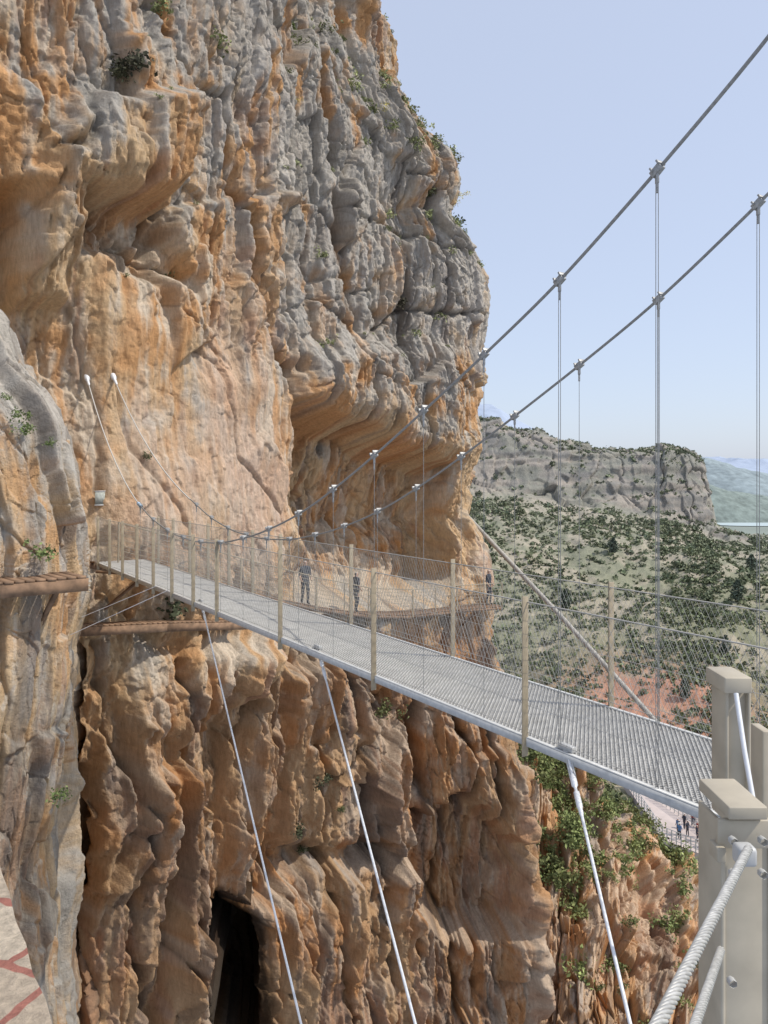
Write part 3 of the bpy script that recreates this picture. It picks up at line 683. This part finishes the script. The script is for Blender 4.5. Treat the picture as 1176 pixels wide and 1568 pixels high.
# ---------------------------------------------------------------- stone pavement, bottom left
def pavement():
    m,nt,b=mat_new('stone_red_joints');N=nt.nodes.new;L_=nt.links.new
    tc=N('ShaderNodeTexCoord');nz=N('ShaderNodeTexNoise');nz.inputs['Scale'].default_value=5;L_(tc.outputs['Object'],nz.inputs['Vector'])
    ad=N('ShaderNodeVectorMath');ad.operation='MULTIPLY_ADD';ad.inputs[1].default_value=(.12,.12,.0);L_(nz.outputs['Color'],ad.inputs[0]);L_(tc.outputs['Object'],ad.inputs[2])
    mp=N('ShaderNodeMapping');mp.inputs['Rotation'].default_value=(0,0,.35);L_(ad.outputs[0],mp.inputs['Vector'])
    br_=N('ShaderNodeTexBrick');br_.inputs['Scale'].default_value=1.0;br_.inputs['Brick Width'].default_value=.5;br_.inputs['Row Height'].default_value=.36;br_.inputs['Mortar Size'].default_value=.022;br_.inputs['Mortar Smooth'].default_value=.3;br_.inputs['Bias'].default_value=0
    br_.inputs['Color1'].default_value=(.60,.51,.39,1);br_.inputs['Color2'].default_value=(.48,.39,.29,1);br_.inputs['Mortar'].default_value=(.38,.15,.11,1)
    L_(mp.outputs[0],br_.inputs['Vector'])
    n2=N('ShaderNodeTexNoise');n2.inputs['Scale'].default_value=18;n2.inputs['Detail'].default_value=8;n2.inputs['Roughness'].default_value=.7;L_(tc.outputs['Object'],n2.inputs['Vector'])
    mr=N('ShaderNodeMapRange');mr.inputs[1].default_value=.3;mr.inputs[2].default_value=.7;mr.inputs[3].default_value=.6;mr.inputs[4].default_value=1.2;L_(n2.outputs['Fac'],mr.inputs[0])
    sc=N('ShaderNodeVectorMath');sc.operation='SCALE';L_(br_.outputs['Color'],sc.inputs[0]);L_(mr.outputs[0],sc.inputs['Scale']);L_(sc.outputs[0],b.inputs['Base Color'])
    bp=N('ShaderNodeBump');bp.inputs['Distance'].default_value=.03;L_(n2.outputs['Fac'],bp.inputs['Height']);L_(bp.outputs[0],b.inputs['Normal']);b.inputs['Roughness'].default_value=.85
    return m
ep=[]
for u,v in ((-40,1240),(-8,1300),(4,1340),(14,1365),(24,1410),(40,1445),(50,1490),(70,1530),(82,1575),(100,1640),(130,1720)):
    y=2.0*F/(v-HZ);ep.append(((u-CX)/F*y,y))
vv=[];n=len(ep)
for x,y in ep:vv+=[(x,y,-2.0),(x-.08,y-.02,-2.6),(x-4.5,y,-2.0)]
ff=[]
for i in range(n-1):
    a=3*i;ff+=[(a,a+3,a+5,a+2),(a,a+1,a+4,a+3)]
me=bpy.data.meshes.new('stone_pavement');me.from_pydata(vv,[],ff);new_obj('stone_pavement',me,pavement())
# ---------------------------------------------------------------- people
M_skin=mat_simple('skin',(.48,.30,.21),.6);M_hair=mat_simple('hair',(.04,.03,.02),.7);M_helmet=mat_simple('helmet',(.75,.75,.73),.4)
M_pants=[mat_simple('trousers',c,.8) for c in((.03,.035,.05),(.08,.09,.12),(.16,.14,.10))]
M_shirts=[mat_simple('shirt',c,.8) for c in((.03,.035,.05),(.35,.05,.04),(.5,.5,.48),(.08,.16,.3),(.1,.22,.12),(.45,.35,.1))]
def person_mesh(shirt,pants,walk=0.1,lean=0.,arm=.15):
    V=[(0,0,.95),(0,0-lean*.3,1.15),(0,-lean*.7,1.35),(0,-lean,1.49),(0,-lean-.01,1.58),(0,-lean-.015,1.68)]
    R=[(.15,.11),(.135,.10),(.17,.115),(.055,.055),(.078,.092),(.08,.095)]
    E=[(0,1),(1,2),(2,3),(3,4),(4,5)]
    for s in(-1,1):
        b=len(V);V+=[(s*.17,-lean*.8,1.42),(s*.235,-lean+.03,1.15),(s*.21,-lean-arm,.96),(s*.205,-lean-arm-.07,.90)];R+=[(.06,.06),(.045,.045),(.03,.03),(.036,.022)];E+=[(2,b),(b,b+1),(b+1,b+2),(b+2,b+3)]
        b=len(V);V+=[(s*.09,0,.88),(s*.10,-s*walk*.6-.03,.50),(s*.10,-s*walk+.03,.09),(s*.11,-s*walk-.12,.04)];R+=[(.095,.095),(.062,.065),(.042,.045),(.045,.035)];E+=[(0,b),(b,b+1),(b+1,b+2),(b+2,b+3)]
    me=bpy.data.meshes.new('p');me.from_pydata(V,E,[]);ob=bpy.data.objects.new('p',me);scene.collection.objects.link(ob)
    ob.modifiers.new('s','SKIN');sv=me.skin_vertices[0].data
    for i,r in enumerate(R):sv[i].radius=r
    sv[0].use_root=True
    ob.modifiers.new('ss','SUBSURF').levels=2
    dg=bpy.context.evaluated_depsgraph_get();m2=bpy.data.meshes.new_from_object(ob.evaluated_get(dg));bpy.data.objects.remove(ob)
    m2.materials.clear()
    for m in(M_skin,shirt,pants,M_hair,M_helmet):m2.materials.append(m)
    for p in m2.polygons:
        c=p.center;p.use_smooth=True
        if c.z>1.66:p.material_index=4
        elif c.z>1.56 and c.y>-lean+.02:p.material_index=3
        elif c.z>1.5:p.material_index=0
        elif abs(c.x)>.165 and c.z<1.12:p.material_index=0
        elif c.z>.93:p.material_index=1
        elif c.z>.1:p.material_index=2
        else:p.material_index=3
    return m2
PM=[person_mesh(M_shirts[i%6],M_pants[i%3],.05+.06*(i%3),.03*(i%2),.1+.05*(i%3)) for i in range(6)]
def put(name,p,rot,k,s=1.):
    ob=bpy.data.objects.new(name,PM[k]);scene.collection.objects.link(ob);ob.location=Vector(p);ob.rotation_euler=(0,0,rot);ob.scale=(s,s,s)
put('hiker',(-3.0,29.4,-4.87),.6,0);put('hiker',(-1.15,32.0,-5.63),2.2,0);put('hiker',(5.0,36.9,-6.12),1.,0)
vp=empty('viewing_platform');M_conc=mat_simple('pale_paving',(.52,.44,.40),.85,0,.12,.6)
zc=-37.5
pl=[(29.5,95),(44,95),(46,75),(33.5,74.5),(28.8,80)]
me=bpy.data.meshes.new('floor');vv=[(x,y,zc) for x,y in pl]+[(x,y,zc-4) for x,y in pl];n=5
me.from_pydata(vv,[],[list(range(n))[::-1]]+[(i,(i+1)%n,n+(i+1)%n,n+i) for i in range(n)]);new_obj('floor',me,M_conc,vp)
rs=[]
def fence(poly_,h,m,r):
    q=len(poly_)
    for i in range(q-1):
        a=np.array([*poly_[i],zc]);b=np.array([*poly_[i+1],zc])
        for k in range(m):
            c=a+(b-a)*k/m;rs.append((c,c+np.array([0,0,h]),r))
        for z in np.linspace(.35,h,4):rs.append((a+np.array([0,0,z]),b+np.array([0,0,z]),r*.55))
fence(pl+[pl[0]],1.3,14,.07)
fence([(35.0,92),(34.5,84),(36,78),(44,77.5)],1.6,14,.06)
fence([(31.5,90),(34,79.5)],1.3,14,.05)
tubes('railing',rs,M_steel,vp,5)
for i in range(26):
    y=78+random.random()*12;x=(random.uniform(1036,1098)-CX)/F*y
    put('visitor',(x,y,zc),random.random()*6.28,random.choice([0,1,2,3,3,5,0]),.95+.1*random.random())
# ---------------------------------------------------------------- light, sky, camera
sd=Vector((.60,-.16,.78)).normalized()
sun=bpy.data.lights.new('sun','SUN');sun.energy=3.6;sun.angle=math.radians(.6);sun.color=(1,.94,.85)
so=bpy.data.objects.new('sun',sun);scene.collection.objects.link(so);so.rotation_euler=sd.to_track_quat('Z','Y').to_euler()
w=bpy.data.worlds.new('World');scene.world=w;w.use_nodes=True;nt=w.node_tree
sk=nt.nodes.new('ShaderNodeTexSky');sk.sky_type='NISHITA';sk.sun_disc=False;sk.sun_elevation=math.asin(sd.z);sk.sun_rotation=math.atan2(sd.x,sd.y)
sk.air_density=1.0;sk.dust_density=2.2;sk.ozone_density=2;sk.altitude=400
hzn=nt.nodes.new('ShaderNodeVectorMath');hzn.operation='MULTIPLY_ADD';hzn.inputs[1].default_value=(.5,.5,.5);hzn.inputs[2].default_value=(3.5,3.85,4.7)
nt.links.new(sk.outputs[0],hzn.inputs[0]);nt.links.new(hzn.outputs[0],nt.nodes['Background'].inputs[0]);nt.nodes['Background'].inputs[1].default_value=.13
cam=bpy.data.cameras.new('camera');co=bpy.data.objects.new('camera',cam);scene.collection.objects.link(co);scene.camera=co
cam.sensor_fit='VERTICAL';cam.sensor_height=36;cam.lens=36*F/1568;cam.shift_y=-(784-HZ)/1568;co.rotation_euler=(math.radians(90),0,0)
cam.clip_start=.05;cam.clip_end=60000
scene.view_settings.view_transform='Standard';scene.view_settings.look='None';scene.view_settings.exposure=0
